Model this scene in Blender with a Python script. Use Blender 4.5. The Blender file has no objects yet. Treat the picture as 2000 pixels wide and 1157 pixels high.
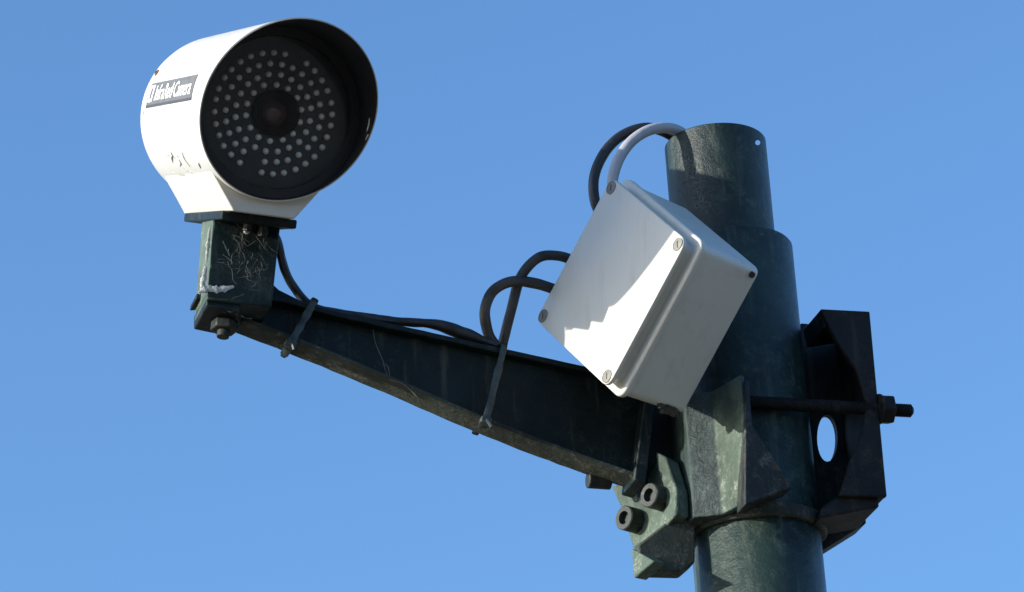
import bpy, bmesh, math, random
from mathutils import Vector, Matrix, noise
random.seed(7)
R = math.radians
S = bpy.context.scene
COL = S.collection

# ------------------------------------------------------------------ camera
PX = 0.0006            # metres per photo pixel at the reference distance
F = 8000.0             # focal length in photo pixels
ELEV, ROLL = R(24), R(3.9)
CAM = Vector((0, 0, 1.6))
fwd = Vector((0, math.cos(ELEV), math.sin(ELEV)))
r0 = Vector((1, 0, 0)); u0 = Vector((0, -math.sin(ELEV), math.cos(ELEV)))
RT = r0 * math.cos(ROLL) - u0 * math.sin(ROLL)
UP = r0 * math.sin(ROLL) + u0 * math.cos(ROLL)
cd = bpy.data.cameras.new('camera'); cam = bpy.data.objects.new('camera', cd); COL.objects.link(cam)
cd.sensor_width = 36; cd.lens = F / 2000 * 36; cd.clip_start = 0.05; cd.clip_end = 5000
m = Matrix((RT, UP, -fwd)).transposed().to_4x4(); m.translation = CAM
cam.matrix_world = m
S.camera = cam

# ------------------------------------------------------------------ light
# direction the sunlight travels, from right / down / away of the view
SUNV = (RT * 910 - UP * 277 + fwd * 190).normalized()
to_sun = -SUNV
sun_el = math.asin(to_sun.z); sun_az = math.atan2(to_sun.x, to_sun.y)
w = bpy.data.worlds.new('World'); S.world = w; w.use_nodes = True
nt = w.node_tree; bg = nt.nodes['Background']
sky = nt.nodes.new('ShaderNodeTexSky'); sky.sky_type = 'NISHITA'; sky.sun_disc = False
sky.sun_elevation = sun_el; sky.sun_rotation = sun_az
sky.air_density = 1.1; sky.dust_density = 2.4; sky.ozone_density = 5.6; sky.altitude = 200
nt.links.new(sky.outputs[0], bg.inputs[0]); bg.inputs[1].default_value = 0.15
sd = bpy.data.lights.new('sun', 'SUN'); sd.energy = 3.7; sd.angle = R(0.5); sd.color = (1, 0.95, 0.87)
so = bpy.data.objects.new('sun', sd); COL.objects.link(so)
so.rotation_euler = (-to_sun).to_track_quat('-Z', 'Y').to_euler(); so.location = (-3, -3, 5)
S.view_settings.view_transform = 'Standard'; S.view_settings.look = 'None'
S.view_settings.exposure = 1.03; S.view_settings.gamma = 1; S.view_settings.use_curve_mapping = False

# ------------------------------------------------------------------ geometry helpers
def at(px, py, z):
    d = (F + z) * PX
    return CAM + RT * ((px - 1000) / F * d) - UP * ((py - 578.5) / F * d) + fwd * d
def ray(px, py): return (RT * (px - 1000) - UP * (py - 578.5) + fwd * F).normalized()
def hit(px, py, P0, n):
    v = ray(px, py); return CAM + v * ((P0 - CAM).dot(n) / v.dot(n))
def local_frame(px, py):
    f = ray(px, py); r = (RT - f * RT.dot(f)).normalized(); return r, r.cross(f), f   # right, up, away
def root(name, label, cat, loc, group=None):
    o = bpy.data.objects.new(name, None); COL.objects.link(o); o.location = loc
    o.empty_display_size = 0.05
    o['label'] = label; o['category'] = cat
    if group: o['group'] = group
    return o
def origin_of(p):
    while p.parent: p = p.parent
    return p.location.copy()
def link(name, bm, mat, parent=None, bevel=0, seg=2, sharp=35, loc=None):
    """bm is in world coordinates; becomes one mesh whose origin is its thing's origin"""
    org = origin_of(parent) if parent else (Vector(loc) if loc is not None else Vector((0, 0, 0)))
    bmesh.ops.recalc_face_normals(bm, faces=bm.faces)
    bmesh.ops.translate(bm, verts=bm.verts, vec=-org)
    me = bpy.data.meshes.new(name); bm.to_mesh(me); bm.free()
    for p in me.polygons: p.use_smooth = True
    me.set_sharp_from_angle(angle=R(sharp))
    me.materials.append(mat)
    o = bpy.data.objects.new(name, me); COL.objects.link(o)
    if parent: o.parent = parent
    else: o.location = org
    if bevel:
        b = o.modifiers.new('bevel', 'BEVEL'); b.width = bevel * PX; b.segments = seg; b.limit_method = 'ANGLE'
        b.angle_limit = R(35); b.harden_normals = False
    return o
def prism(bm, pts, vec):
    a = [bm.verts.new(p) for p in pts]; b = [bm.verts.new(p + vec) for p in pts]
    n = len(pts); bm.faces.new(a); bm.faces.new(b[::-1])
    for i in range(n): bm.faces.new((a[i], b[i], b[(i + 1) % n], a[(i + 1) % n]))
    return bm
def block(bm, o, ax, ay, az):
    return prism(bm, [o, o + ax, o + ax + ay, o + ay], az)
def perp(d):
    t = Vector((0, 0, 1)) if abs(d.z) < .9 else Vector((1, 0, 0))
    x = d.cross(t).normalized(); return x, d.cross(x).normalized()
def revolve(bm, p, d, prof, seg=48, ex=None, closed=True):
    """prof: list of (radius, distance along d), units photo px"""
    d = d.normalized(); x, y = perp(d)
    rings = []
    for (r, h) in prof:
        c = p + d * (h * PX)
        if r < 1e-6: rings.append([bm.verts.new(c)])
        else: rings.append([bm.verts.new(c + (x * math.cos(2 * math.pi * i / seg) + y * math.sin(2 * math.pi * i / seg)) * (r * PX)) for i in range(seg)])
    for A_, B_ in zip(rings, rings[1:]):
        for i in range(seg):
            j = (i + 1) % seg
            if len(A_) == 1 and len(B_) == 1: continue
            if len(A_) == 1: bm.faces.new((A_[0], B_[i], B_[j]))
            elif len(B_) == 1: bm.faces.new((A_[i], B_[0], A_[j]))
            else: bm.faces.new((A_[i], B_[i], B_[j], A_[j]))
    return bm
def cyl(bm, p, d, r, h, seg=32): return revolve(bm, p, d, [(0, 0), (r, 0), (r, h), (0, h)], seg)
def smooth_path(pts, n=10):
    P = [pts[0] * 2 - pts[1]] + list(pts) + [pts[-1] * 2 - pts[-2]]; out = []
    for i in range(1, len(P) - 2):
        for k in range(n):
            t = k / n; a, b, c, d = P[i - 1], P[i], P[i + 1], P[i + 2]
            out.append(0.5 * ((2 * b) + (c - a) * t + (2 * a - 5 * b + 4 * c - d) * t * t + (3 * b - a - 3 * c + d) * t ** 3))
    out.append(P[-2]); return out
def tube(bm, pts, r, seg=12, n=10, jitter=0.0, rfun=None, closed=False):
    path = smooth_path(pts, n) if n > 1 else list(pts)
    t0 = (path[1] - path[0]).normalized(); x, _ = perp(t0); rings = []
    for i, p in enumerate(path):
        t = (path[min(i + 1, len(path) - 1)] - path[max(i - 1, 0)]).normalized()
        x = (x - t * x.dot(t)).normalized(); y = t.cross(x)
        rr = r * (rfun(i / (len(path) - 1)) if rfun else 1)
        rings.append([bm.verts.new(p + (x * math.cos(2 * math.pi * k / seg) + y * math.sin(2 * math.pi * k / seg)) *
                      (rr * PX * (1 + jitter * noise.noise(p * 60 + Vector((k, 0, 0)))))) for k in range(seg)])
    for A_, B_ in zip(rings, rings[1:]):
        for k in range(seg): bm.faces.new((A_[k], B_[k], B_[(k + 1) % seg], A_[(k + 1) % seg]))
    bm.faces.new(rings[0]); bm.faces.new(rings[-1][::-1])
    return bm
def hexa(bm, p, d, r, h, rot=0):
    x, y = perp(d.normalized())
    pts = [p + (x * math.cos(rot + i * math.pi / 3) + y * math.sin(rot + i * math.pi / 3)) * (r * PX) for i in range(6)]
    return prism(bm, pts, d.normalized() * (h * PX))
def carve(o, cutter_bm):
    me = bpy.data.meshes.new('cut'); bmesh.ops.recalc_face_normals(cutter_bm, faces=cutter_bm.faces)
    bmesh.ops.translate(cutter_bm, verts=cutter_bm.verts, vec=-origin_of(o))
    cutter_bm.to_mesh(me); cutter_bm.free()
    c = bpy.data.objects.new('cut', me); COL.objects.link(c)
    if o.parent: c.location = origin_of(o)
    else: c.location = o.location
    md = o.modifiers.new('b', 'BOOLEAN'); md.object = c; md.operation = 'DIFFERENCE'; md.solver = 'EXACT'
    bpy.context.view_layer.update()
    dg = bpy.context.evaluated_depsgraph_get(); new = bpy.data.meshes.new_from_object(o.evaluated_get(dg))
    o.modifiers.remove(md); o.data = new
    for p in new.polygons: p.use_smooth = True
    new.set_sharp_from_angle(angle=R(35))
    bpy.data.objects.remove(c)

# ------------------------------------------------------------------ materials
def new_mat(name):
    m = bpy.data.materials.new(name); m.use_nodes = True; nt = m.node_tree
    return m, nt, nt.nodes['Principled BSDF'], nt.links
def N(nt, t, **kw):
    n = nt.nodes.new(t)
    for k, v in kw.items():
        if k in n.inputs: n.inputs[k].default_value = v
        else: setattr(n, k, v)
    return n
def noise_tex(nt, co, scale, detail=6, rough=.6, dist=0):
    n = nt.nodes.new('ShaderNodeTexNoise'); n.inputs['Scale'].default_value = scale; n.inputs['Detail'].default_value = detail
    n.inputs['Roughness'].default_value = rough; n.inputs['Distortion'].default_value = dist
    nt.links.new(co, n.inputs['Vector']); return n.outputs['Fac']
def ramp(nt, fac, stops):
    r = nt.nodes.new('ShaderNodeValToRGB'); el = r.color_ramp.elements
    while len(el) < len(stops): el.new(0.5)
    for e, (p, c) in zip(el, stops): e.position = p; e.color = (*c, 1) if len(c) == 3 else c
    nt.links.new(fac, r.inputs[0]); return r.outputs[0]
def mix(nt, fac, a, b):
    n = nt.nodes.new('ShaderNodeMix'); n.data_type = 'RGBA'
    for sock, v in ((n.inputs[0], fac), (n.inputs[6], a), (n.inputs[7], b)):
        if isinstance(v, (int, float)): sock.default_value = v
        elif isinstance(v, tuple): sock.default_value = (*v, 1)
        else: nt.links.new(v, sock)
    return n.outputs[2]
def math_n(nt, op, a, b=None, c=None, clamp=False):
    n = nt.nodes.new('ShaderNodeMath'); n.operation = op; n.use_clamp = clamp
    for i, v in enumerate((a, b, c)):
        if v is None: continue
        if isinstance(v, (int, float)): n.inputs[i].default_value = v
        else: nt.links.new(v, n.inputs[i])
    return n.outputs[0]
def bump(nt, h, strength, dist, prev=None):
    b = nt.nodes.new('ShaderNodeBump'); b.inputs['Strength'].default_value = strength; b.inputs['Distance'].default_value = dist
    nt.links.new(h, b.inputs['Height'])
    if prev: nt.links.new(prev, b.inputs['Normal'])
    return b.outputs[0]
BW = lambda a, b: ((a,) * 3, (b,) * 3)
def green_paint(name, base=(0.0045, 0.0095, 0.0098), dust=0.3, dustcol=(0.22, 0.24, 0.19), rough=.38, rust=.0, bumpy=1.0, dirt=0.5, spec=.2):
    m, nt, p, L = new_mat(name)
    co = N(nt, 'ShaderNodeTexCoord').outputs['Object']
    big = noise_tex(nt, co, 9, 5, .55, .6); mid = noise_tex(nt, co, 55, 9, .72, .15); fine = noise_tex(nt, co, 330, 6, .7)
    c1 = ramp(nt, big, [(.32, tuple(x * .55 for x in base)), (.62, tuple(x * 1.5 for x in base))])
    c2 = mix(nt, ramp(nt, mid, [(.45, (0, 0, 0)), (.8, (.5, .5, .5))]), c1, tuple(x * 2.0 for x in base))
    patchy = ramp(nt, noise_tex(nt, co, 5.5, 3, .5, .3), [(.42, (.12, .12, .12)), (.62, (1, 1, 1))])
    # dust and lichen speckle
    dm = math_n(nt, 'MULTIPLY', ramp(nt, mid, [(.5, (0, 0, 0)), (.70, (1, 1, 1))]), ramp(nt, fine, [(.42, (0, 0, 0)), (.62, (1, 1, 1))]))
    dm = math_n(nt, 'MULTIPLY', math_n(nt, 'MULTIPLY', dm, patchy), dust * 1.2, clamp=True)
    c3 = mix(nt, dm, c2, dustcol)
    mp = nt.nodes.new('ShaderNodeMapping'); mp.inputs['Scale'].default_value = (1, 1, .09); L.new(co, mp.inputs['Vector'])
    stk_ = ramp(nt, noise_tex(nt, mp.outputs[0], 75, 5, .6), [(.56, (0, 0, 0)), (.74, (1, 1, 1))])
    c3 = mix(nt, math_n(nt, 'MULTIPLY', stk_, .22), c3, tuple(x * .7 for x in dustcol))
    ch = ramp(nt, noise_tex(nt, co, 140, 3, .5, 1.5), [(.68, (0, 0, 0)), (.72, (1, 1, 1))])
    c3 = mix(nt, math_n(nt, 'MULTIPLY', ch, dirt), c3, (0.035, 0.028, 0.02))
    if rust:
        rm = ramp(nt, noise_tex(nt, co, 26, 8, .7, 1), [(.6, (0, 0, 0)), (.72, (1, 1, 1))])
        c3 = mix(nt, math_n(nt, 'MULTIPLY', rm, rust), c3, (0.11, 0.06, 0.035))
    L.new(c3, p.inputs['Base Color'])
    L.new(math_n(nt, 'ADD', math_n(nt, 'MULTIPLY', mid, .35), rough - .1), p.inputs['Roughness'])
    p.inputs['Specular IOR Level'].default_value = spec
    b1 = bump(nt, mid, .55 * bumpy, .004); b2 = bump(nt, fine, .35 * bumpy, .0012, b1)
    L.new(b2, p.inputs['Normal'])
    return m
M_GREEN = green_paint('green_paint')
M_POLE = green_paint('green_pole_paint', base=(0.015, 0.028, 0.024), dust=.34, dustcol=(.30, .33, .25), rough=.28, spec=.30, bumpy=1.1)
M_FLANGE = green_paint('dusty_green_paint', base=(0.034, 0.040, 0.031), dust=1.3, dustcol=(.24, .24, .19), rough=.6, bumpy=1.5)
M_SUNLIT = green_paint('sunlit_worn_pale_green', base=(0.052, 0.075, 0.058), dust=.85, dustcol=(.36, .38, .31), rough=.5, bumpy=1.6, dirt=.9)  # paler green for sun-facing faces: sunlight put into the colour, along with dust
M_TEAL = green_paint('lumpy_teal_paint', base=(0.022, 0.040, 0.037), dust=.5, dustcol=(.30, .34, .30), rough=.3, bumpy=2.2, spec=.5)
M_CHEEK = green_paint('scuffed_dark_green_paint', base=(0.011, 0.015, 0.017), dust=.6, rust=.5)
M_POST = green_paint('webbed_green_paint', base=(0.008, 0.018, 0.017), dust=1.0, dustcol=(.16, .18, .16), bumpy=1.4)
M_BOLT = green_paint('bolt_metal', base=(0.02, 0.024, 0.021), dust=.6, rough=.4, rust=.6, bumpy=.6)
M_RUSTY = green_paint('brown_metal', base=(0.009, 0.009, 0.009), dust=.4, rough=.5, rust=.8, dustcol=(.16, .14, .11))

def plain(name, col, rough=.5, noise_amt=.12, scale=60, bmp=0.0, spec=.5, metal=0):
    m, nt, p, L = new_mat(name)
    co = N(nt, 'ShaderNodeTexCoord').outputs['Object']
    n1 = noise_tex(nt, co, scale, 6, .6, .4)
    c = ramp(nt, n1, [(.3, tuple(x * (1 - noise_amt) for x in col)), (.7, tuple(min(1, x * (1 + noise_amt)) for x in col))])
    L.new(c, p.inputs['Base Color']); p.inputs['Roughness'].default_value = rough
    p.inputs['Specular IOR Level'].default_value = spec; p.inputs['Metallic'].default_value = metal
    if bmp: L.new(bump(nt, n1, bmp, .002), p.inputs['Normal'])
    return m
M_BLACK = plain('black_lining', (0.006, 0.0065, 0.009), .38, .3, 40, .1)
M_PANEL = plain('dark_led_board', (0.015, 0.0165, 0.019), .5, .5, 25)
M_LENSBLK = plain('lens_black', (0.0015, 0.0015, 0.002), .5, .2, spec=.12)
M_CABLE = plain('black_cable', (0.016, 0.016, 0.018), .42, .4, 120, .25)
M_CABLE_DUSTY = plain('dusty_black_cable', (0.032, 0.029, 0.028), .5, .75, 45, .3)
M_CABLE_WHITE = plain('grey_cable', (0.36, 0.36, 0.38), .45, .12, 90, .15)
M_SCREW = plain('screw_grey', (0.17, 0.165, 0.14), .5, .2, 200, .2)
M_DARKHOLE = plain('dark_recess', (0.02, 0.02, 0.02), .7)
M_WEB = plain('cobweb_grey', (0.17, 0.18, 0.17), .9, .3, 200)
M_TIE = plain('green_tie', (0.024, 0.034, 0.031), .5, .7, 90, .3)

def white_paint():
    m, nt, p, L = new_mat('white_enamel')
    tc = N(nt, 'ShaderNodeTexCoord').outputs['Object']
    vt = nt.nodes.new('ShaderNodeVectorTransform')
    n1 = noise_tex(nt, tc, 14, 6, .6, .5); n2 = noise_tex(nt, tc, 95, 8, .7, 1.2)
    c = ramp(nt, n1, [(.3, (.50, .485, .435)), (.65, (.57, .555, .505))])
    st = math_n(nt, 'MULTIPLY', ramp(nt, n1, [(.48, (0, 0, 0)), (.66, (1, 1, 1))]), ramp(nt, n2, [(.5, (0, 0, 0)), (.66, (1, 1, 1))]))
    c = mix(nt, math_n(nt, 'MULTIPLY', st, .6), c, (.34, .31, .25))
    L.new(c, p.inputs['Base Color']); p.inputs['Roughness'].default_value = .38
    L.new(bump(nt, n2, .08, .001), p.inputs['Normal'])
    return m
M_WHITE = white_paint()
def box_plastic():
    m, nt, p, L = new_mat('grey_abs_plastic')
    tc = N(nt, 'ShaderNodeTexCoord').outputs['Object']
    n1 = noise_tex(nt, tc, 8, 4, .5, .3); n2 = noise_tex(nt, tc, 60, 6, .7, .6)
    c = ramp(nt, n1, [(.3, (.56, .545, .485)), (.7, (.61, .595, .535))])
    mp = nt.nodes.new('ShaderNodeMapping'); mp.inputs['Scale'].default_value = (1, 1, .12); L.new(tc, mp.inputs['Vector'])
    dr_ = ramp(nt, noise_tex(nt, mp.outputs[0], 55, 6, .65, .2), [(.52, (0, 0, 0)), (.78, (1, 1, 1))])
    c = mix(nt, math_n(nt, 'MULTIPLY', dr_, .35), c, (.33, .31, .26))
    sp_ = ramp(nt, noise_tex(nt, tc, 240, 3, .5), [(.70, (0, 0, 0)), (.74, (1, 1, 1))])
    c = mix(nt, math_n(nt, 'MULTIPLY', sp_, .3), c, (.2, .18, .14))
    L.new(c, p.inputs['Base Color']); p.inputs['Roughness'].default_value = .42
    L.new(c, p.inputs['Base Color']); p.inputs['Roughness'].default_value = .42
    L.new(bump(nt, noise_tex(nt, tc, 500, 2), .05, .0005), p.inputs['Normal'])
    return m
M_BOX = box_plastic()
def thin_glass():
    m, nt, p, L = new_mat('thin_glass'); nt.nodes.remove(p)
    out = nt.nodes['Material Output']
    tr = N(nt, 'ShaderNodeBsdfTransparent'); tr.inputs[0].default_value = (.97, .98, .99, 1)
    gl = N(nt, 'ShaderNodeBsdfGlossy'); gl.inputs['Roughness'].default_value = .06
    di = N(nt, 'ShaderNodeBsdfDiffuse'); di.inputs[0].default_value = (.3, .32, .33, 1)
    fr = N(nt, 'ShaderNodeFresnel'); fr.inputs[0].default_value = 1.3
    mx = N(nt, 'ShaderNodeMixShader'); L.new(fr.outputs[0], mx.inputs[0]); L.new(tr.outputs[0], mx.inputs[1]); L.new(gl.outputs[0], mx.inputs[2])
    tc = N(nt, 'ShaderNodeTexCoord').outputs['Object']
    dm = math_n(nt, 'MULTIPLY', ramp(nt, noise_tex(nt, tc, 16, 8, .7, 1), [(.45, (0, 0, 0)), (.75, (1, 1, 1))]), .03)
    m2 = N(nt, 'ShaderNodeMixShader'); L.new(dm, m2.inputs[0]); L.new(mx.outputs[0], m2.inputs[1]); L.new(di.outputs[0], m2.inputs[2])
    L.new(m2.outputs[0], out.inputs[0]); return m
M_GLASS = thin_glass()
m_, nt_, p_, L_ = new_mat('clear_led'); p_.inputs['Base Color'].default_value = (.95, .89, .80, 1); p_.inputs['Roughness'].default_value = .15; p_.inputs['Specular IOR Level'].default_value = 1.0
M_LED = m_
m_, nt_, p_, L_ = new_mat('lens_glass'); p_.inputs['Base Color'].default_value = (.07, .035, .032, 1); p_.inputs['Roughness'].default_value = .08
M_LENS = m_

# ------------------------------------------------------------------ ground (out of view below; gives the bounce light)
bm = bmesh.new(); prism(bm, [Vector((-400, -400, -.3)), Vector((400, -400, -.3)), Vector((400, 400, -.3)), Vector((-400, 400, -.3))], Vector((0, 0, .3)))
g = link('ground', bm, plain('paving', (0.17, 0.14, 0.10), .8, .25, 2)); g['kind'] = 'structure'

# ------------------------------------------------------------------ frames
KZ = Vector((0, 0, 1)); PSI = R(18)
KX = Vector((math.cos(PSI), math.sin(PSI), 0)); KY = Vector((-math.sin(PSI), math.cos(PSI), 0)); NV = -KY
O = at(1439, 700, 0)                                     # a point on the pole's axis
TPOLE = Vector((0, 0, 1))
def zc(py, x=1442):                                      # world height where the axis projects to py
    p = hit(x, py, O, Vector((0, 1, 0))); return p.z

# ------------------------------------------------------------------ pole
pole = root('pole', 'dark green painted steel pole with a stepped open top standing behind the grey box', 'pole', (O.x, O.y, 0))
base = Vector((O.x, O.y, 0))
RS, RP = 124.5, 101.5
zs = (zc(490)) / PX; zt = (zc(281)) / PX
bm = bmesh.new()
revolve(bm, base + RT * (5 * PX), KZ, [(0, 0), (RS, 0), (RS, zs - 3), (RS - 2, zs), (RP - 6, zs), (RP - 6, zs - 40), (0, zs - 40)], 96)
link('lower_tube', bm, M_POLE, pole)
bm = bmesh.new()
off = RT * (-4 * PX)
revolve(bm, base + off, KZ, [(RP, zs - 20), (RP, zt - 2), (RP - 1.5, zt), (RP - 10, zt), (RP - 11.5, zt - 2), (RP - 11.5, zs - 20), (RP, zs - 20)], 96)
ut = link('upper_tube', bm, M_POLE, pole)
# small through-hole near the rim
hr = ray(1480, 279); hp = hit(1480, 279, base + off, Vector((0, 1, 0)))
cb = bmesh.new(); cyl(cb, hp - hr * (150 * PX), hr, 5.0, 150, 16)
carve(ut, cb)
bm = bmesh.new(); revolve(bm, base, KZ, [(0, 0), (230, 0), (230, 22), (150, 30), (RS, 60)], 48); link('foot_plate', bm, M_POLE, pole)
# weld bead between the tubes
bm = bmesh.new()
path = []
for i in range(49):
    a = 2 * math.pi * i / 48; path.append(base + off + Vector((math.cos(a), math.sin(a), 0)) * (RP + 1) * PX + KZ * (zs + 1) * PX)
tube(bm, path, 4.5, 8, 1, .6); link('weld_bead', bm, M_POLE, pole)

# ------------------------------------------------------------------ front clamp on the pole
def hz(px, py, P0=None, n=None, s=0):
    """point on the vertical plane through the pole axis, shifted s px toward the viewer"""
    return hit(px, py, O + NV * (s * PX), NV)
fc = root('front_clamp', 'green clamp hugging the pole right under the grey box, its slanted left face sunlit', 'clamp', O - KZ * .15)
# plan outline in (along KX, toward viewer) px from the axis; extruded upward
def plan(pts, z0, z1, bm=None):
    bm = bm or bmesh.new()
    P = [Vector((O.x, O.y, 0)) + KX * (a * PX) + NV * (b * PX) + KZ * z0 for a, b in pts]
    prism(bm, P, KZ * (z1 - z0)); return bm
def height(px, py, a, b):
    """world height of the point over plan position (a,b) that projects to image row py"""
    base_ = Vector((O.x, O.y, 0)) + KX * (a * PX) + NV * (b * PX)
    p = hit(px, py, base_, Vector((0, 1, 0))); return p.z
zb = height(1457, 985, 20, 195)
ztop = height(1457, 742, 20, 195)
zb2 = zb
bm = plan([(-150, -60), (-150, 88), (-100, 108), (-72, 194), (-62, 190), (-88, 95), (-120, 60), (-120, -60)], zb, ztop)
chn = link('channel', bm, M_TEAL, fc, 3); chn.data.materials.append(M_SUNLIT)
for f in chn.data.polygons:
    if f.normal.dot(-KX * .955 + NV * .295) > .97: f.material_index = 1  # only the sun-facing slant takes the paler colour, painted as sunlit
# lobe: dark triangular cheek that reaches right across the pole
s_ = 199
pts = [hz(1455, 742, s=s_), hz(1455, 987, s=s_), hz(1548, 952, s=s_), hz(1538, 935, s=s_), hz(1470, 830, s=s_), hz(1463, 742, s=s_)]
bm = prism(bmesh.new(), pts, KY * (48 * PX)); link('cheek', bm, M_CHEEK, fc, 3)

# rounded collar that the clamp sits on
zc0 = height(1455, 1016, 40, 132) / PX
bm = bmesh.new(); revolve(bm, base + RT * 5 * PX, KZ, [(RS + .5, zc0), (RS + 9, zc0), (RS + 13, zc0 + 4), (RS + 13, zc0 + 26), (RS + .5, zc0 + 30), (RS + .5, zc0)], 96)
link('collar', bm, M_FLANGE, fc)

# ------------------------------------------------------------------ right clamp
rc = root('rear_clamp', 'green notched clamp plates on the right side of the pole with a sky-filled hole', 'clamp', O + KX * .13 - KZ * .1)
sF = 150
pts = [hz(x, y, s=sF) for x, y in [(1603, 603), (1699, 608), (1733, 970), (1640, 968), (1655, 915), (1687, 840), (1693, 790), (1672, 720), (1635, 668)]]
bm = prism(bmesh.new(), pts, KY * (14 * PX)); link('front_cheek', bm, M_RUSTY, rc, 3)
sR = -20
pts = [hz(x, y, s=sR) for x, y in [(1548, 640), (1566, 632), (1655, 640), (1690, 1010), (1640, 1022), (1560, 1000)]]
bm = prism(bmesh.new(), pts, KY * (14 * PX)); rp = link('rear_cheek', bm, M_GREEN, rc)
cb = bmesh.new()
el = [hz(1616 + 20 * math.cos(t), 856 + 46 * math.sin(t), s=sR) - KY * .05 for t in [i * math.pi / 12 for i in range(24)]]
prism(cb, el, KY * .2); carve(rp, cb)
# outer web joining the cheeks
pf = [hz(1699, 609, s=sF - 14), hz(1732, 969, s=sF - 14)]
bm = prism(bmesh.new(), [pf[0], pf[1], pf[1] - KX * (14 * PX), pf[0] - KX * (14 * PX)], KY * ((sF - sR - 14) * PX))
link('web', bm, M_RUSTY, rc, 2)
# lower shelf and rear wedge
pts = [hz(x, y, s=sF - 14) for x, y in [(1640, 966), (1716, 968), (1718, 990), (1600, 1012), (1603, 992)]]
bm = prism(bmesh.new(), pts, KY * (120 * PX)); link('lower_lip', bm, M_RUSTY, rc, 4)
pts = [hz(x, y, s=sR) for x, y in [(1590, 985), (1690, 985), (1692, 1022), (1604, 1077), (1580, 1080)]]
bm = prism(bmesh.new(), pts, KY * (60 * PX)); link('wedge', bm, M_RUSTY, rc, 2)
pts = [hz(x, y, s=sF - 14) for x, y in [(1603, 604), (1690, 610), (1690, 628), (1610, 640)]]
bm = prism(bmesh.new(), pts, KY * (100 * PX)); link('upper_lip', bm, M_GREEN, rc, 2)

# clamp rod with nuts
rod = root('clamp_rod', 'horizontal threaded rod with a nut at its right end, crossing the pole', 'rod', hz(1600, 793, s=132))
sRod = 140
a0, a1 = hz(1440, 785, s=sRod), hz(1782, 803, s=sRod)
dr = (a1 - a0).normalized(); Lr = (a1 - a0).length / PX
bm = bmesh.new(); prof = [(0, 0)]
h = 0
while h < Lr - 4: prof += [(11.2, h), (13.2, h + 2)]; h += 4
prof += [(11, Lr - 3), (8, Lr), (0, Lr)]
revolve(bm, a0, dr, prof, 24); link('threaded_rod', bm, M_RUSTY, rod)
nb = hz(1718, 800, s=sRod)
bm = bmesh.new(); hexa(bm, nb, dr, 30, 25, .3); link('nut', bm, M_RUSTY, rod, 3)
bm = bmesh.new(); cyl(bm, nb - dr * (5 * PX), dr, 30, 6); link('washer', bm, M_RUSTY, rod, 1)

# ------------------------------------------------------------------ arm frame
AL = R(9)
Adir = (-KX * math.cos(AL) + KZ * math.sin(AL)); Bdir = (KX * math.sin(AL) + KZ * math.cos(AL))
P_ARM = O + NV * (5 * PX)
def ap(px, py, s=0): return hit(px, py, P_ARM + NV * (s * PX), NV)
arm = root('mounting_arm', 'dark green tapered cantilever arm reaching from the pole clamp to the white camera', 'arm', ap(1260, 880))
# web
web = [(400, 590), (470, 592), (540, 582), (640, 618), (1000, 694), (1270, 752), (1262, 935), (1240, 935), (940, 822), (700, 718), (472, 628), (400, 606)]
bm = prism(bmesh.new(), [ap(x, y, 5) for x, y in web], -NV * (10 * PX)); link('web_plate', bm, M_GREEN, arm, 1)
def strip(topl, thick, s0, s1, name, mat, bev=2):
    """a flange that follows a line of image points on the arm plane"""
    bm = bmesh.new(); rows = []
    pts = smooth_path([ap(x, y) for x, y in topl], 8)
    for p in pts:
        j = noise.noise(p * 90) * 1.6 * PX
        rows.append([bm.verts.new(p + NV * (s * PX) + Bdir * (k * PX + (j if k else j * .4))) for s, k in ((s0, 0), (s1, 0), (s1, -thick), (s0, -thick))])
    for A_, B_ in zip(rows, rows[1:]):
        for i in range(4): bm.faces.new((A_[i], B_[i], B_[(i + 1) % 4], A_[(i + 1) % 4]))
    bm.faces.new(rows[0]); bm.faces.new(rows[-1][::-1])
    return link(name, bm, mat, arm, bev)
strip([(378, 585), (470, 586), (545, 592), (640, 617), (820, 657), (1000, 697), (1275, 757)], 11, -28, 28, 'top_flange', M_GREEN)
strip([(468, 630), (600, 682), (760, 748), (940, 826), (1100, 888), (1243, 938)], 9, -30, 30, 'bottom_flange', M_FLANGE)
# gusset: the flared neck between post and top flange
bm = prism(bmesh.new(), [ap(x, y, 14) for x, y in [(526, 548), (545, 566), (585, 586), (640, 606), (640, 614), (520, 592)]], -NV * (24 * PX))
link('gusset', bm, M_GREEN, arm, 2)
# end block under the post
e0, e1, e2, e3 = ap(403, 572, 82), ap(470, 586, 82), ap(470, 612, 82), ap(403, 598, 82)
bm = prism(bmesh.new(), [e0, e1, e2, e3], -NV * (110 * PX)); link('end_block', bm, M_GREEN, arm, 3)
# end plate at the root
bm = prism(bmesh.new(), [ap(x, y, 40) for x, y in [(1262, 760), (1284, 765), (1262, 945), (1238, 938)]], -NV * (80 * PX)); link('end_plate', bm, M_GREEN, arm, 3)
# bolt below the end block
pb = ap(440, 622, 30); dn = -Bdir
bm = bmesh.new(); cyl(bm, pb, dn, 29, 7); link('washer', bm, M_BOLT, arm, 1)
bm = bmesh.new(); hexa(bm, pb + dn * 7 * PX, dn, 26, 20, .5); link('nut', bm, M_BOLT, arm, 2.5)
bm = bmesh.new(); cyl(bm, pb + dn * 20 * PX, dn, 12, 20); link('bolt_end', bm, M_BOLT, arm, 1.5)

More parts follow.
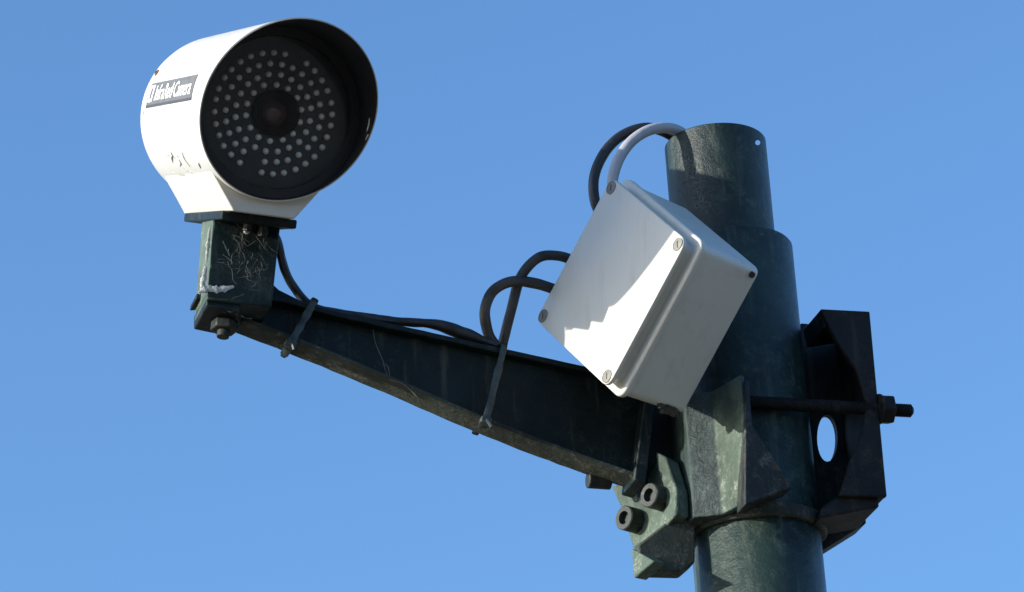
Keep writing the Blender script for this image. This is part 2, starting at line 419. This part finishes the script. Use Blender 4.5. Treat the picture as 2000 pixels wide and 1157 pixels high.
# ------------------------------------------------------------------ surveillance camera frame
lr, lu, lf = local_frame(556, 216)
TH = R(15)
A = (-lf * math.cos(TH) + (lr * .988 + lu * .155) * math.sin(TH)).normalized()
Q = (lr - lu * .12); Q = (Q - A * Q.dot(A)).normalized()
U = Q.cross(A)
if U.dot(lu) < 0: U = -U
ZD = -395
DISC = at(540, 220, ZD)
k = (F + ZD) / F
RH = 174 * k
def H(q, u, a): return DISC + Q * (q * PX) + U * (u * PX) + A * (a * PX)

# post and top plate (part of the arm)
PLT = -(RH + 26)          # plate top in the U direction
ptop = H(0, PLT, 0)
def to_plate(p, d=Bdir): return p + d * ((ptop - p).dot(U) / d.dot(U))
W2 = 90; WD = 112
f_bl, f_br = ap(404, 585, W2), ap(531, 600, W2)
tl, tr = ap(415, 440, W2), ap(546, 460, W2)
def ext(p, q):
    d = (q - p); return p + d * ((ptop - U * (12 * PX) - p).dot(U) / d.dot(U))
tl, tr = ext(f_bl, tl), ext(f_br, tr)
dep = -NV * (WD * PX)
bm = bmesh.new()
tlb = ext(f_bl + dep, tl + dep); trb = ext(f_br + dep, tr + dep)
vs = [bm.verts.new(p) for p in (f_bl, f_br, tr, tl, f_bl + dep, f_br + dep, trb, tlb)]
for f in ((0, 1, 2, 3), (5, 4, 7, 6), (4, 0, 3, 7), (1, 5, 6, 2), (4, 5, 1, 0), (3, 2, 6, 7)): bm.faces.new([vs[i] for i in f])
post = link('post', bm, M_POST, arm, 4)
post.data.materials.append(M_SUNLIT)
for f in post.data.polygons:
    if f.normal.dot(-KX) > .8: f.material_index = 1  # sun-facing side painted paler, for sunlight as well as bird-lime
def smear(name, line, r, mat, parent, s=W2, flat=.35, jit=1.2, seg=10):
    P = smooth_path([ap(x, y, s) for x, y in line], 14); bm = bmesh.new(); rings = []
    for i, p in enumerate(P):
        t = i / (len(P) - 1); rr = r * (math.sin(math.pi * min(1, max(.06, t))) ** .4) * (1 + .5 * noise.noise(p * 300))
        d = (P[min(i + 1, len(P) - 1)] - P[max(i - 1, 0)]).normalized(); y = NV.cross(d).normalized()
        rings.append([bm.verts.new(p + y * (math.cos(a) * rr * PX * (1 + jit * .4 * noise.noise(p * 500 + Vector((a, 0, 0))))) + NV * (math.sin(a) * rr * flat * PX)) for a in [2 * math.pi * q / seg for q in range(seg)]])
    for X, Y in zip(rings, rings[1:]):
        for q in range(seg): bm.faces.new((X[q], Y[q], Y[(q + 1) % seg], X[(q + 1) % seg]))
    bm.faces.new(rings[0]); bm.faces.new(rings[-1][::-1]); return link(name, bm, mat, parent)
M_LIME = plain('dried_droppings', (0.42, 0.42, 0.39), .9, .45, 160, .8)
smear('dropping', [(388, 572), (405, 564), (428, 566), (458, 560)], 6.5, M_LIME, arm)
smear('dropping', [(402, 520), (398, 545), (393, 568)], 5, M_LIME, arm)
smear('dropping', [(410, 445), (406, 480), (403, 515)], 3.5, M_LIME, arm)
smear('dropping', [(481, 442), (483, 458)], 6, M_LIME, arm, s=W2+6)
# plate
pc = hit(506, 426, H(0, PLT, -40), A)     # front edge centre
pq = (pc - DISC).dot(Q) / PX; pa = -40
bm = block(bmesh.new(), H(pq - 72, PLT, pa - 300), Q * (146 * PX), A * (300 * PX), -U * (17 * PX))
link('top_plate', bm, M_GREEN, arm, 3)
# hole plug and screws under the plate
bm = bmesh.new(); hp2 = hit(472, 478, f_bl, NV); cyl(bm, hp2 + NV * (-2 * PX), NV, 8, 2.6, 20); link('bolt_hole', bm, M_DARKHOLE, arm)
for (x, y) in ((483, 452), (512, 462)):
    bm = bmesh.new(); q0 = hit(x, y, f_bl + NV * 14 * PX, NV); hexa(bm, q0, U, 10, 22); link('plate_bolt', bm, M_BOLT, arm, 1.5)

# ------------------------------------------------------------------ the camera
sc = root('surveillance_camera', 'white cylindrical security camera with a ring of infrared lamps on top of the arm', 'camera', H(0, PLT, -120))
SEG = 96
def ring(bm, r, afun, seg=SEG):
    return [bm.verts.new(H(r * math.cos(t), r * math.sin(t), afun(t))) for t in [2 * math.pi * i / seg for i in range(seg)]]
def bridge(bm, X, Y):
    for i in range(len(X)):
        j = (i + 1) % len(X); bm.faces.new((X[i], Y[i], Y[j], X[j]))
rim = lambda t: 92 + 86 * math.sin(t)
bm = bmesh.new()
BK = -430
rs = [ring(bm, 0.01, lambda t: BK - 14), ring(bm, RH * .80, lambda t: BK - 12), ring(bm, RH * .93, lambda t: BK - 3), ring(bm, RH * .985, lambda t: BK + 12), ring(bm, RH, lambda t: BK + 34)]
for kk in range(1, 9): rs.append(ring(bm, RH, lambda t, kk=kk: BK + 34 + (rim(t) - BK - 34) * kk / 8))
rs += [ring(bm, RH - 4.5, rim), ring(bm, RH - 5, lambda t: -60)]
for X, Y in zip(rs, rs[1:]): bridge(bm, X, Y)
body = link('housing', bm, M_WHITE, sc)
# black inner lining and front gasket
bm = bmesh.new()
rs = [ring(bm, RH - 5.2, lambda t: -12), ring(bm, RH - 5.2, lambda t: rim(t) - 1), ring(bm, RH - 4, lambda t: rim(t) + 1.5), ring(bm, RH - 2.6, lambda t: rim(t) + 1.5), ring(bm, RH - 2.4, lambda t: rim(t) - .4),
      ]
for X, Y in zip(rs, rs[1:]): bridge(bm, X, Y)
link('hood_lining', bm, M_BLACK, sc)
bm = bmesh.new()
rs = [ring(bm, RH - 5.4, lambda t: -2), ring(bm, RH - 5.4, lambda t: 6), ring(bm, RH - 22, lambda t: 6), ring(bm, RH - 24, lambda t: -2)]
for X, Y in zip(rs, rs[1:]): bridge(bm, X, Y)
link('glass_gasket', bm, M_BLACK, sc)
# LED board
bm = bmesh.new(); revolve(bm, H(0, 0, -24), A, [(RH - 8, -4), (RH - 8, 0), (46 * k, 0), (46 * k, -4), (RH - 8, -4)], 64)
board = link('led_board', bm, M_PANEL, sc)
ledmesh = None
bm = bmesh.new()
revolve(bm, DISC * 0 + Vector(sc.location), A, [(0, 8), (3, 7), (5, 4.6), (6.0, 1.5), (6.1, 0), (0, 0)], 14)
led0 = link('led', bm, M_LED, sc); led0.parent = board
n_led = 0
for (rr, cnt, ph) in ((119, 32, .08), (97, 26, .2), (76, 20, .1), (56, 14, .25)):
    for i in range(cnt):
        t = 2 * math.pi * (i + ph) / cnt + math.pi / 2 - .1
        dq, du = rr * k * math.cos(t), rr * k * math.sin(t)
        # the wiring slots at the top right and lower left carry no lamps
        if rr == 119 and (abs(t % (2 * math.pi) - R(75)) < .09): continue
        if rr >= 97 and R(243) < t % (2 * math.pi) < R(262): continue
        p = H(dq + random.uniform(-1, 1), du + random.uniform(-1, 1), -23)
        o = led0 if n_led == 0 else led0.copy()
        if n_led: COL.objects.link(o); o.parent = board
        o.location = p - sc.location; n_led += 1
# lens
bm = bmesh.new(); revolve(bm, H(4, 0, -22), A, [(46 * k, -10), (46 * k, 10), (42 * k, 13), (30 * k, 6), (24 * k, -6), (24 * k, -14), (46 * k, -10)], 64); lb = link('lens_barrel', bm, M_LENSBLK, sc)
bm = bmesh.new(); revolve(bm, H(4, 0, -22), A, [(24 * k, -8), (18 * k, -3), (9 * k, 1), (0, 2.5)], 48); l2 = link('lens_glass', bm, M_LENS, sc); l2.parent = lb
# front glass
bm = bmesh.new(); cyl(bm, H(0, 0, 0), A, RH - 9, 3, 64); link('front_glass', bm, M_GLASS, sc)
# pedestal: a flared saddle that hugs the underside of the tube
def ped(bot, a, ang):
    arc = [((RH - 1.5) * math.sin(t), -(RH - 1.5) * math.cos(t)) for t in [ang * (1 - 2 * i / 16) for i in range(17)]]
    return [H(q, u, a) for q, u in arc] + [H(-bot, PLT + 7, a), H(-bot + 5, PLT, a), H(bot - 5, PLT, a), H(bot, PLT + 7, a)]
bm = bmesh.new()
secs = [[bm.verts.new(p) for p in ped(b_, a_, R(g_))] for b_, a_, g_ in ((64, -4, 43), (66, -14, 44), (66, -380, 44), (62, -392, 42))]
for X, Y in zip(secs, secs[1:]): bridge(bm, X, Y)
bm.faces.new(secs[0]); bm.faces.new(secs[-1][::-1])
link('pedestal', bm, M_WHITE, sc, 2, 2)

# sticker wrapped on the left flank of the housing
def wrap(px_, py_, lift=1.2):
    """image point -> point on the housing cylinder (near side), lifted outward"""
    v = ray(px_, py_); o_ = CAM - DISC
    vo = v - A * v.dot(A); oo = o_ - A * o_.dot(A)
    a = vo.dot(vo); b = 2 * vo.dot(oo); c = oo.dot(oo) - (RH * PX) ** 2
    disc = b * b - 4 * a * c
    if disc < 0: return None
    t = (-b - math.sqrt(disc)) / (2 * a); p = CAM + v * t
    d = p - DISC; ax = A * d.dot(A); rad = (d - ax).normalized()
    ang = math.atan2(rad.dot(U), rad.dot(Q)); return ang, d.dot(A) / PX
def on_cyl(ang, ax, lift): return H((RH + lift) * math.cos(ang), (RH + lift) * math.sin(ang), ax)
def patch(ang0, ang1, ax0, ax1, lift, n=10, th=.8):
    bm = bmesh.new(); g = []
    for i in range(n + 1):
        t = ang0 + (ang1 - ang0) * i / n
        g.append([bm.verts.new(on_cyl(t, ax0, lift)), bm.verts.new(on_cyl(t, ax1, lift)), bm.verts.new(on_cyl(t, ax1, lift - th)), bm.verts.new(on_cyl(t, ax0, lift - th))])
    for X, Y in zip(g, g[1:]):
        for i in range(4): bm.faces.new((X[i], Y[i], Y[(i + 1) % 4], X[(i + 1) % 4]))
    bm.faces.new(g[0]); bm.faces.new(g[-1][::-1]); return bm
c1 = wrap(386, 146); c2 = wrap(376, 190); c3 = wrap(303, 156); c4 = wrap(284, 197)
print('label', c1, c2, c3, c4)
a_top = (c1[0]); a_bot = (c2[0])
ax_f = (c1[1] + c2[1]) / 2; ax_b = ax_f - 372
M_STK = plain('sticker_grey', (0.11, 0.11, 0.108), .5, .15, 90)
M_STKD = plain('sticker_dark', (0.05, 0.05, 0.05), .5, .15, 90)
M_TXT = plain('sticker_white', (0.78, 0.78, 0.75), .5, .03)
stk = link('sticker', patch(a_top, a_bot, ax_b, ax_f, 1.0), M_STK, sc)
bd = link('sticker_edge', patch(a_bot, a_bot + (a_bot - a_top) * .12, ax_b, ax_f, 1.2), M_STKD, sc); bd.parent = stk
fc_ = bpy.data.curves.new('lettering', 'FONT'); fc_.body = 'InfraRed Camera'; fc_.size = 1; fc_.align_x = 'LEFT'; fc_.offset = 0.012
fo = bpy.data.objects.new('lettering', fc_); COL.objects.link(fo); bpy.context.view_layer.update()
me = bpy.data.meshes.new_from_object(fo.evaluated_get(bpy.context.evaluated_depsgraph_get()))
bpy.data.objects.remove(fo)
bm = bmesh.new(); bm.from_mesh(me)
bmesh.ops.triangulate(bm, faces=bm.faces[:])
xs = [v.co.x for v in bm.verts]; ys = [v.co.y for v in bm.verts]; x0, x1, y0, y1 = min(xs), max(xs), min(ys), max(ys)
dirn = 1 if a_top < a_bot else -1
for v in bm.verts:
    fx = (v.co.x - x0) / (x1 - x0); fy = (v.co.y - y0) / (y1 - y0)
    v.co = on_cyl(a_bot + (a_top - a_bot) * (.14 + .70 * fy), ax_b + (ax_f - ax_b) * (.17 + .79 * fx), 1.9)
tx = link('lettering', bm, M_TXT, sc); tx.parent = stk
lg = link('emblem', patch(a_bot + (a_top - a_bot) * .88, a_bot + (a_top - a_bot) * .12, ax_b + (ax_f - ax_b) * .03, ax_b + (ax_f - ax_b) * .12, 1.8), M_TXT, sc); lg.parent = stk
lg = link('emblem', patch(a_bot + (a_top - a_bot) * .74, a_bot + (a_top - a_bot) * .26, ax_b + (ax_f - ax_b) * .055, ax_b + (ax_f - ax_b) * .095, 2.4), M_STK, sc); lg.parent = stk

M_CHIP = plain('bare_metal_chip', (0.05, 0.042, 0.035), .7, .6, 200)
M_RUST = plain('rusty_screw', (0.20, 0.08, 0.025), .7, .5, 300)
def chip(line, r, mat=M_CHIP, name='paint_chip', par=None):
    P = []
    for x, y in line:
        wv = wrap(x, y)
        if wv: P.append(wv)
    if len(P) < 2: return
    Q_ = []
    for (a, b), (c, d) in zip(P, P[1:]):
        for i in range(6): Q_.append((a + (c - a) * i / 6, b + (d - b) * i / 6))
    Q_.append(P[-1]); bm = bmesh.new(); pv = None
    for i, (g, ax) in enumerate(Q_):
        t = i / (len(Q_) - 1); rr = r * max(.15, math.sin(math.pi * t)) * random.uniform(.6, 1.3)
        cur = [bm.verts.new(on_cyl(g + s1 * rr / RH, ax + s1 * rr * 1.5, l)) for s1, l in ((-1, .2), (0, .9), (1, .2))]
        if pv:
            for q in range(2): bm.faces.new((pv[q], cur[q], cur[q + 1], pv[q + 1]))
        pv = cur
    return link(name, bm, mat, par or sc)
for ln, r in (([(334, 297), (337, 304), (343, 310)], 3), ([(338, 303), (336, 311), (338, 318)], 2), ([(350, 312), (354, 320), (352, 326)], 1.6), ([(356, 298), (360, 310), (367, 320), (372, 326)], 1.8),
              ([(388, 318), (390, 324), (392, 329)], 2.6), ([(340, 345), (352, 350), (366, 348)], 1.2), ([(372, 336), (384, 343), (397, 346)], 1.2), ([(345, 304), (350, 308)], 1.4)): chip(ln, r)
# deposit smudges near the lower edge
M_SMUDGE = plain('grey_smudge', (0.40, 0.385, 0.34), .6, .2, 120)
for ln, r in (([(338, 336), (352, 342), (372, 344), (392, 350)], 5), ([(352, 322), (362, 332), (380, 338)], 4), ([(374, 350), (384, 356), (402, 352)], 4), ([(318, 300), (326, 304), (332, 303)], 2.5), ([(345, 360), (360, 352), (376, 356)], 2)): chip(ln, r, M_SMUDGE, 'smudge')
# scuffs on the inside of the hood
for t0, t1, x0_, x1_, mt in ((-6, 3, 60, 70, M_SMUDGE), (-12, -8, 70, 76, M_SMUDGE)):
    bm = bmesh.new(); g_ = []
    for i in range(7):
        t = R(t0 + (t1 - t0) * i / 6); wv_ = (x1_ - x0_) / 2 * math.sin(math.pi * (i + .4) / 6.8); xm = (x0_ + x1_) / 2 + i
        g_.append([bm.verts.new(H((RH - l) * math.cos(t), (RH - l) * math.sin(t), xm + q * wv_)) for q, l in ((-1, 5.4), (0, 6.6), (1, 5.4))])
    for X, Y in zip(g_, g_[1:]):
        for q in range(2): bm.faces.new((X[q], Y[q], Y[q + 1], X[q + 1]))
    link('scuff', bm, M_SMUDGE, sc)
wv = wrap(307, 143); bm = bmesh.new(); dd = (on_cyl(wv[0], wv[1], 5) - on_cyl(wv[0], wv[1], 0)).normalized()
cyl(bm, on_cyl(wv[0], wv[1], -2), dd, 6.5, 5, 16); s1 = link('side_screw', bm, M_RUST, sc, 1)
bm = bmesh.new(); cyl(bm, on_cyl(wv[0], wv[1], 2.6) + A * 2 * PX, dd, 3, 1.4, 12); s2 = link('screw_slot', bm, M_DARKHOLE, sc); s2.parent = s1
chip([(281, 207), (280, 217), (281, 229)], 3.2, M_STK, 'small_mark')

# ------------------------------------------------------------------ junction box
br_, bu_, bf_ = local_frame(1262, 570)
def dv(x, y, z): return (br_ * x - bu_ * y + bf_ * z)
ua = dv(141, 125, -256).normalized(); va = dv(-150, 280, 54); va = (va - ua * va.dot(ua)).normalized(); wa = dv(140, 55, 104); wa = (wa - ua * wa.dot(ua) - va * wa.dot(va)).normalized()
ZB = -212
kb = (F + ZB) / F
BC = at(1190, 549, ZB - 34)          # centre of the front face
BA, BB, BCc = 340 * kb, 338 * kb, 190 * kb
def Bx(u, v, w_): return BC + ua * (u * PX) + va * (v * PX) + wa * (w_ * PX)
jb = root('junction_box', 'pale grey plastic junction box tilted in front of the pole, half in shadow', 'junction box', Bx(0, 0, BCc))
def rloop(bm, inset, w_, r=16, n=6, off=(0, 0)):
    a, b = BA / 2 - inset, BB / 2 - inset; vs = []
    for cx, cy, s in ((a - r, b - r, 0), (-a + r, b - r, 1), (-a + r, -b + r, 2), (a - r, -b + r, 3)):
        for i in range(n + 1):
            t = (s + i / n) * math.pi / 2; vs.append(bm.verts.new(Bx(cx + r * math.cos(t) + off[0], cy + r * math.sin(t) + off[1], w_)))
    return vs
def loft(loops, capA=True, capB=True):
    bm = bmesh.new(); L_ = [rloop(bm, i, w_, r) for i, w_, r in loops]
    for X, Y in zip(L_, L_[1:]): bridge(bm, X, Y)
    if capA: bm.faces.new(L_[0])
    if capB: bm.faces.new(L_[-1][::-1])
    return bm
link('lid', loft([(9, 0, 20), (7.5, .5, 20), (6.6, 2, 21), (6.4, 8, 21), (7.4, 9.6, 21), (17, 10, 14), (18, 12, 14), (18, 29, 14), (17, 31, 14), (4, 31, 18), (-1, 31.6, 22), (-3.2, 33.4, 23), (-4, 36, 24), (-4, 44, 24), (-2.5, 46, 22), (3, 46.4, 20)]), M_BOX, jb, sharp=50)
link('case', loft([(1.5, 46.6, 18), (2, 48, 18), (6, BCc - 6, 16), (8, BCc - 2, 14), (12, BCc, 12)]), M_BOX, jb, sharp=50)
scr = [(-1, -1), (1, -1), (1, 1), (-1, 1)]
for su, sv in scr:
    p = Bx(su * (BA / 2 - 24), sv * (BB / 2 - 23), 0)
    bm = bmesh.new(); revolve(bm, p, -wa, [(0, 1.2), (7.5, 1.2), (10.5, .8), (12.2, .9), (12.4, 1.6), (13.4, 1.6), (13.6, -1), (0, -1)], 28)
    s_o = link('lid_screw', bm, M_SCREW, jb)
    bm = bmesh.new(); d1 = (ua + va).normalized(); d2 = (ua - va).normalized()
    block(bm, p - d1 * 7 * PX - d2 * 1.2 * PX - wa * 1.0 * PX, d1 * 14 * PX, d2 * 2.4 * PX, -wa * .6 * PX)
    x_ = link('slot', bm, M_DARKHOLE, jb); x_.parent = s_o
# small knock-outs on the side near the corners
for (v_, w_) in ((-BB / 2 + 20, BCc - 16),):
    bm = bmesh.new(); revolve(bm, Bx(BA / 2 - 5, v_, w_), ua, [(0, 3), (6, 3), (6, -3), (0, -3)], 20); link('corner_hole', bm, M_DARKHOLE, jb)
for k_ in range(1):
    bm = bmesh.new(); bmesh.ops.create_icosphere(bm, subdivisions=3, radius=1)
    for v in bm.verts:
        c = v.co; n_ = 1 + .7 * noise.noise(c * 2.3) + .3 * noise.noise(c * 6)
        v.co = Bx(BA / 2 - 6 + c.x * 5 * n_, BB / 2 - 8 + c.y * 9 * n_, BCc - 36 + c.z * 26 * n_)
    link('dirt_clump', bm, M_CHIP, jb)
# back bracket to the pole
pm = Bx(-BA * .12, -BB * .1, BCc - 2); tgt = Vector((O.x, O.y, pm.z)) + NV * (60 * PX) - KX * (20 * PX)
dd = (tgt - pm); x_, y_ = perp(dd.normalized())
bm = bmesh.new(); cyl(bm, pm, dd, 22, dd.length / PX, 24); link('back_bracket', bm, M_GREEN, jb)

# ------------------------------------------------------------------ hub plate, ears and bolts left of the pole
hub = root('hinge_bracket', 'worn, sunlit pale green hinge bracket with socket bolts joining the arm to the pole', 'bracket', hz(1290, 1000))
hubn = (-KX * math.cos(R(20)) + NV * math.sin(R(20))).normalized()
PH = hz(1290, 985, s=30)
def hb(px, py): return hit(px, py, PH, hubn)
pts = [hb(x, y) for x, y in [(1193, 950), (1240, 935), (1268, 925), (1288, 890), (1305, 900), (1324, 960), (1326, 1005), (1288, 1040), (1236, 1072), (1216, 1000)]]
bm = prism(bmesh.new(), pts, -hubn * (26 * PX)); link('face_plate', bm, M_SUNLIT, hub, 4)  # sunlight on this dusty plate is part of its pale colour
for nm, sv, dp, mt, poly in (
    ('body_block', 52, 40, M_FLANGE, [(1246, 1064), (1327, 1000), (1412, 998), (1358, 1030), (1358, 1098), (1336, 1117), (1252, 1115)]),
    ('rear_block', 0, 60, M_GREEN, [(1272, 775), (1352, 770), (1352, 1010), (1300, 1010), (1262, 945)]),
    ('knuckle', 34, 40, M_GREEN, [(1296, 905), (1345, 900), (1350, 1003), (1326, 1008), (1320, 960)])):
    bm = prism(bmesh.new(), [hz(x, y, s=sv) for x, y in poly], KY * (dp * PX)); link(nm, bm, mt, hub, 4)
bm = prism(bmesh.new(), [hit(x, y, PH + hubn * 66 * PX, hubn) for x, y in [(1232, 1071), (1277, 1096), (1238, 1130)]], -hubn * (30 * PX)); link('lit_lower_ear', bm, M_SUNLIT, hub, 3)  # sunlit left face of the lower block, its light painted in as paler green
bm = prism(bmesh.new(), [hb(x, y) + hubn * 7 * PX for x, y in [(1286, 884), (1304, 894), (1325, 954), (1327, 1004), (1298, 1040), (1292, 1022), (1306, 990), (1300, 945), (1288, 915)]], -hubn * (10 * PX)); link('rib', bm, M_SUNLIT, hub, 3)
def socket(px, py, name='socket_bolt', d=None, r=24, h=34, P=None):
    d = d or (hubn * .96 + NV * .1).normalized(); p = P or hb(px, py)
    bm = bmesh.new(); revolve(bm, p, d, [(r, -4), (r, h - 2), (r - 2, h), (r * .55, h), (r * .5, h - 12), (0, h - 12)], 32)
    return link(name, bm, M_BOLT, hub)
socket(1292, 974); socket(1243, 1018)
pl = ap(1192, 941, -36)
bm = bmesh.new(); cyl(bm, pl, (-KX + KZ * .02), 16, 46, 24); link('stud', bm, M_BOLT, hub, 2)

# ------------------------------------------------------------------ cables
def cable(name, label, pts, r, mat, jit=.06, rfun=None, group=None):
    P = [at(*p) for p in pts]; bm = bmesh.new(); tube(bm, P, r, 14, 10, jit, rfun)
    o = link(name, bm, mat, None, loc=P[0]); o['label'] = label; o['category'] = 'cable'
    if group: o['group'] = group
    return o
def za(px, py, s=0):                         # z of the arm plane at an image point
    return ((ap(px, py, s) - CAM).dot(fwd)) / PX - F
z1 = za(560, 520)
cable('cable', 'thin black cable hanging from the white camera down to the arm', [(520, 440, z1), (541, 470, z1), (556, 528, z1), (580, 570, z1), (606, 597, za(606, 597)), (640, 609, za(640, 609)), (700, 618, za(700, 618)), (770, 628, za(770, 628)), (850, 634, za(850, 634)), (905, 652, za(905, 652)), (950, 668, za(950, 668)), (985, 680, za(985, 680))], 8.5, M_CABLE, .15,
      lambda t: 1 + (.55 if .70 < t < .9 else 0) * math.sin((t - .70) / .2 * math.pi) if t > .7 else 1)
zq = za(960, 640)
zbx = ((Bx(-BA / 2 + 60, BB / 2 - 40, 60) - CAM).dot(fwd)) / PX - F
print('z', z1, zq, zbx)
cable('cable', 'dusty black cable making the lower, left-hand loop from the arm into the grey box', [(975, 684, zq), (955, 655, zq), (947, 610, zq), (962, 570, zq + 10), (1000, 550, zq + 20), (1045, 554, zq + 40), (1085, 566, zq + 60), (1110, 575, zq + 70)], 10.5, M_CABLE_DUSTY, group=None)
cable('cable', 'dusty black cable making the upper, right-hand loop from the arm into the grey box', [(978, 690, zq + 18), (986, 655, zq + 22), (1000, 600, zq + 30), (1018, 540, zq + 40), (1052, 504, zq + 50), (1090, 500, zq + 65), (1125, 512, zq + 80), (1150, 530, zq + 90)], 10, M_CABLE_DUSTY)
zt_ = ((Vector((O.x, O.y, 0)) + KZ * zt * PX - CAM).dot(fwd)) / PX - F
print('zt', zt_)
cable('cable', 'black cable arching from the back of the grey box into the pole top', [(1200, 440, zt_ - 120), (1166, 405, zt_ - 120), (1160, 350, zt_ - 100), (1180, 300, zt_ - 70), (1215, 265, zt_ - 40), (1262, 250, zt_ - 20), (1305, 262, zt_), (1340, 290, zt_ + 20), (1380, 340, zt_ + 20)], 10.5, M_CABLE, .02)
cable('cable', 'thick pale grey cable arching from the grey box over the rim of the pole', [(1210, 420, zt_ - 190), (1196, 365, zt_ - 180), (1205, 320, zt_ - 160), (1228, 282, zt_ - 130), (1262, 257, zt_ - 100), (1300, 250, zt_ - 70), (1335, 262, zt_ - 40), (1375, 300, zt_), (1400, 360, zt_ + 20)], 11, M_CABLE_WHITE, .02)

# ------------------------------------------------------------------ ties round the arm
def tie(label, top, bot, r):
    (x0, y0), (x1, y1) = top, bot
    A0 = ap(x0, y0, 36); B0 = ap(x1, y1, 36); d = (B0 - A0).normalized()
    A1, B1 = A0 - NV * (72 * PX), B0 - NV * (72 * PX)
    t = root('cable_tie', label, 'cable tie', A0, 'ties strapped round the arm')
    ctr = (A0 + B0 + A1 + B1) / 4; wd = d.cross(NV).normalized()
    loop = smooth_path([A0 - d * 3 * PX, A0 + NV * 4 * PX + d * 6 * PX, (A0 + B0) / 2 + NV * (2 * PX), B0 + NV * 4 * PX - d * 5 * PX, B0 + d * 6 * PX, (B0 + B1) / 2 + d * 7 * PX, B1 + d * 3 * PX, B1 - NV * 3 * PX, (A1 + B1) / 2 - NV * 2 * PX, A1, A1 - d * 8 * PX, (A0 + A1) / 2 - d * 15 * PX, A0 - d * 8 * PX, A0 - d * 3 * PX], 6)[:-1]
    bm = bmesh.new(); rows = []
    for p in loop:
        o_ = (p - ctr); o_ = (o_ - wd * o_.dot(wd)).normalized(); n_ = 1 + .35 * noise.noise(p * 120)
        rows.append([bm.verts.new(p + wd * (a * r * n_ * PX) + o_ * (b * 2.2 * n_ * PX)) for a, b in ((-1, -1), (1, -1), (1.0, .6), (.5, 1.3), (-.5, 1.3), (-1, .6))])
    for q in range(len(rows)):
        X, Y = rows[q], rows[(q + 1) % len(rows)]
        for e in range(6): bm.faces.new((X[e], Y[e], Y[(e + 1) % 6], X[(e + 1) % 6]))
    link('strap', bm, M_TIE, t)
    bm = bmesh.new(); hp_ = B0 + d * 6 * PX
    block(bm, hp_ - wd * 11 * PX - NV * 6 * PX, wd * 22 * PX, NV * 16 * PX, d * 14 * PX); link('tie_head', bm, M_TIE, t, 3, 3)
    bm = bmesh.new(); tl_ = [hp_ + d * 8 * PX + NV * 8 * PX, hp_ + d * 14 * PX + NV * 14 * PX - wd * 5 * PX, hp_ + d * 22 * PX + NV * 16 * PX - wd * 11 * PX]
    tube(bm, tl_, 3.2, 6, 4, .3); link('cut_tail', bm, M_TIE, t)
    return t
tie('dark green tie strapped round the arm nearest the white camera', (612, 592), (573, 662), 7)
tie('dark green tie strapped round the arm below the looped cables', (984, 678), (951, 812), 7)

# ------------------------------------------------------------------ cobwebs
def on_tube(px_, py_, lift=.8):
    v = ray(px_, py_); c0 = base + off; vx = Vector((v.x, v.y, 0)); ox = Vector((CAM.x - c0.x, CAM.y - c0.y, 0))
    a, b, c = vx.dot(vx), 2 * vx.dot(ox), ox.dot(ox) - ((RP + lift) * PX) ** 2
    return CAM + v * ((-b - math.sqrt(max(0, b * b - 4 * a * c))) / (2 * a))
def web(name, label, strands, r=.6):
    P0 = strands[0][0]
    bm = bmesh.new()
    for st in strands:
        tube(bm, st, r, 5, 6, .5)
    o = link(name, bm, M_WEB, None, loc=P0); o['label'] = label; o['category'] = 'cobweb'; o['kind'] = 'stuff'; return o
def scatter_strands(cx, cy, rx, ry, n, s, plane):
    out = []
    for _ in range(n):
        x, y = cx + random.gauss(0, rx * .4), cy + random.gauss(0, ry * .4); a = random.uniform(0, 6.28); l = random.uniform(8, 34)
        pts = []
        for i in range(4):
            pts.append(plane(x, y, s + random.uniform(0, 2.5))); a += random.uniform(-.7, .7); x += math.cos(a) * l / 3; y += math.sin(a) * l / 3
        out.append(pts)
    return out
web('cobweb', 'ragged pale cobweb over the dark post under the white camera', scatter_strands(478, 515, 85, 100, 55, W2 + 1.5, ap) + [[ap(470, 455, W2 + 2), ap(482, 480, W2 + 4), ap(500, 470, W2 + 4)], [ap(500, 462, W2 + 3), ap(510, 476, W2 + 6), ap(520, 490, W2 + 3)]], .22)
st_ = []
for _ in range(120):
    t = random.random(); x, y = 1338 + 40 * t + random.gauss(0, 7), 305 + 108 * t; a = random.uniform(0, 6.28); pts = []
    for i in range(4): pts.append(on_tube(x, y, random.uniform(.3, 2.5))); a += random.uniform(-1, 1); x += math.cos(a) * 4.5; y += math.sin(a) * 4.5
    st_.append(pts)
web('cobweb', 'dusty grey streak of cobweb running down the upper part of the pole', st_, .32)
web('cobweb', 'single cobweb thread drooping from the middle of the arm', [[ap(728, 640, 8), ap(734, 672, 14), ap(748, 705, 18), ap(752, 722, 24), ap(762, 742, 30)], [ap(752, 712, 18), ap(757, 716, 20), ap(760, 726, 24), ap(761, 734, 28)], [ap(762, 742, 30), ap(790, 752, 31), ap(815, 776, 31)]], .4)
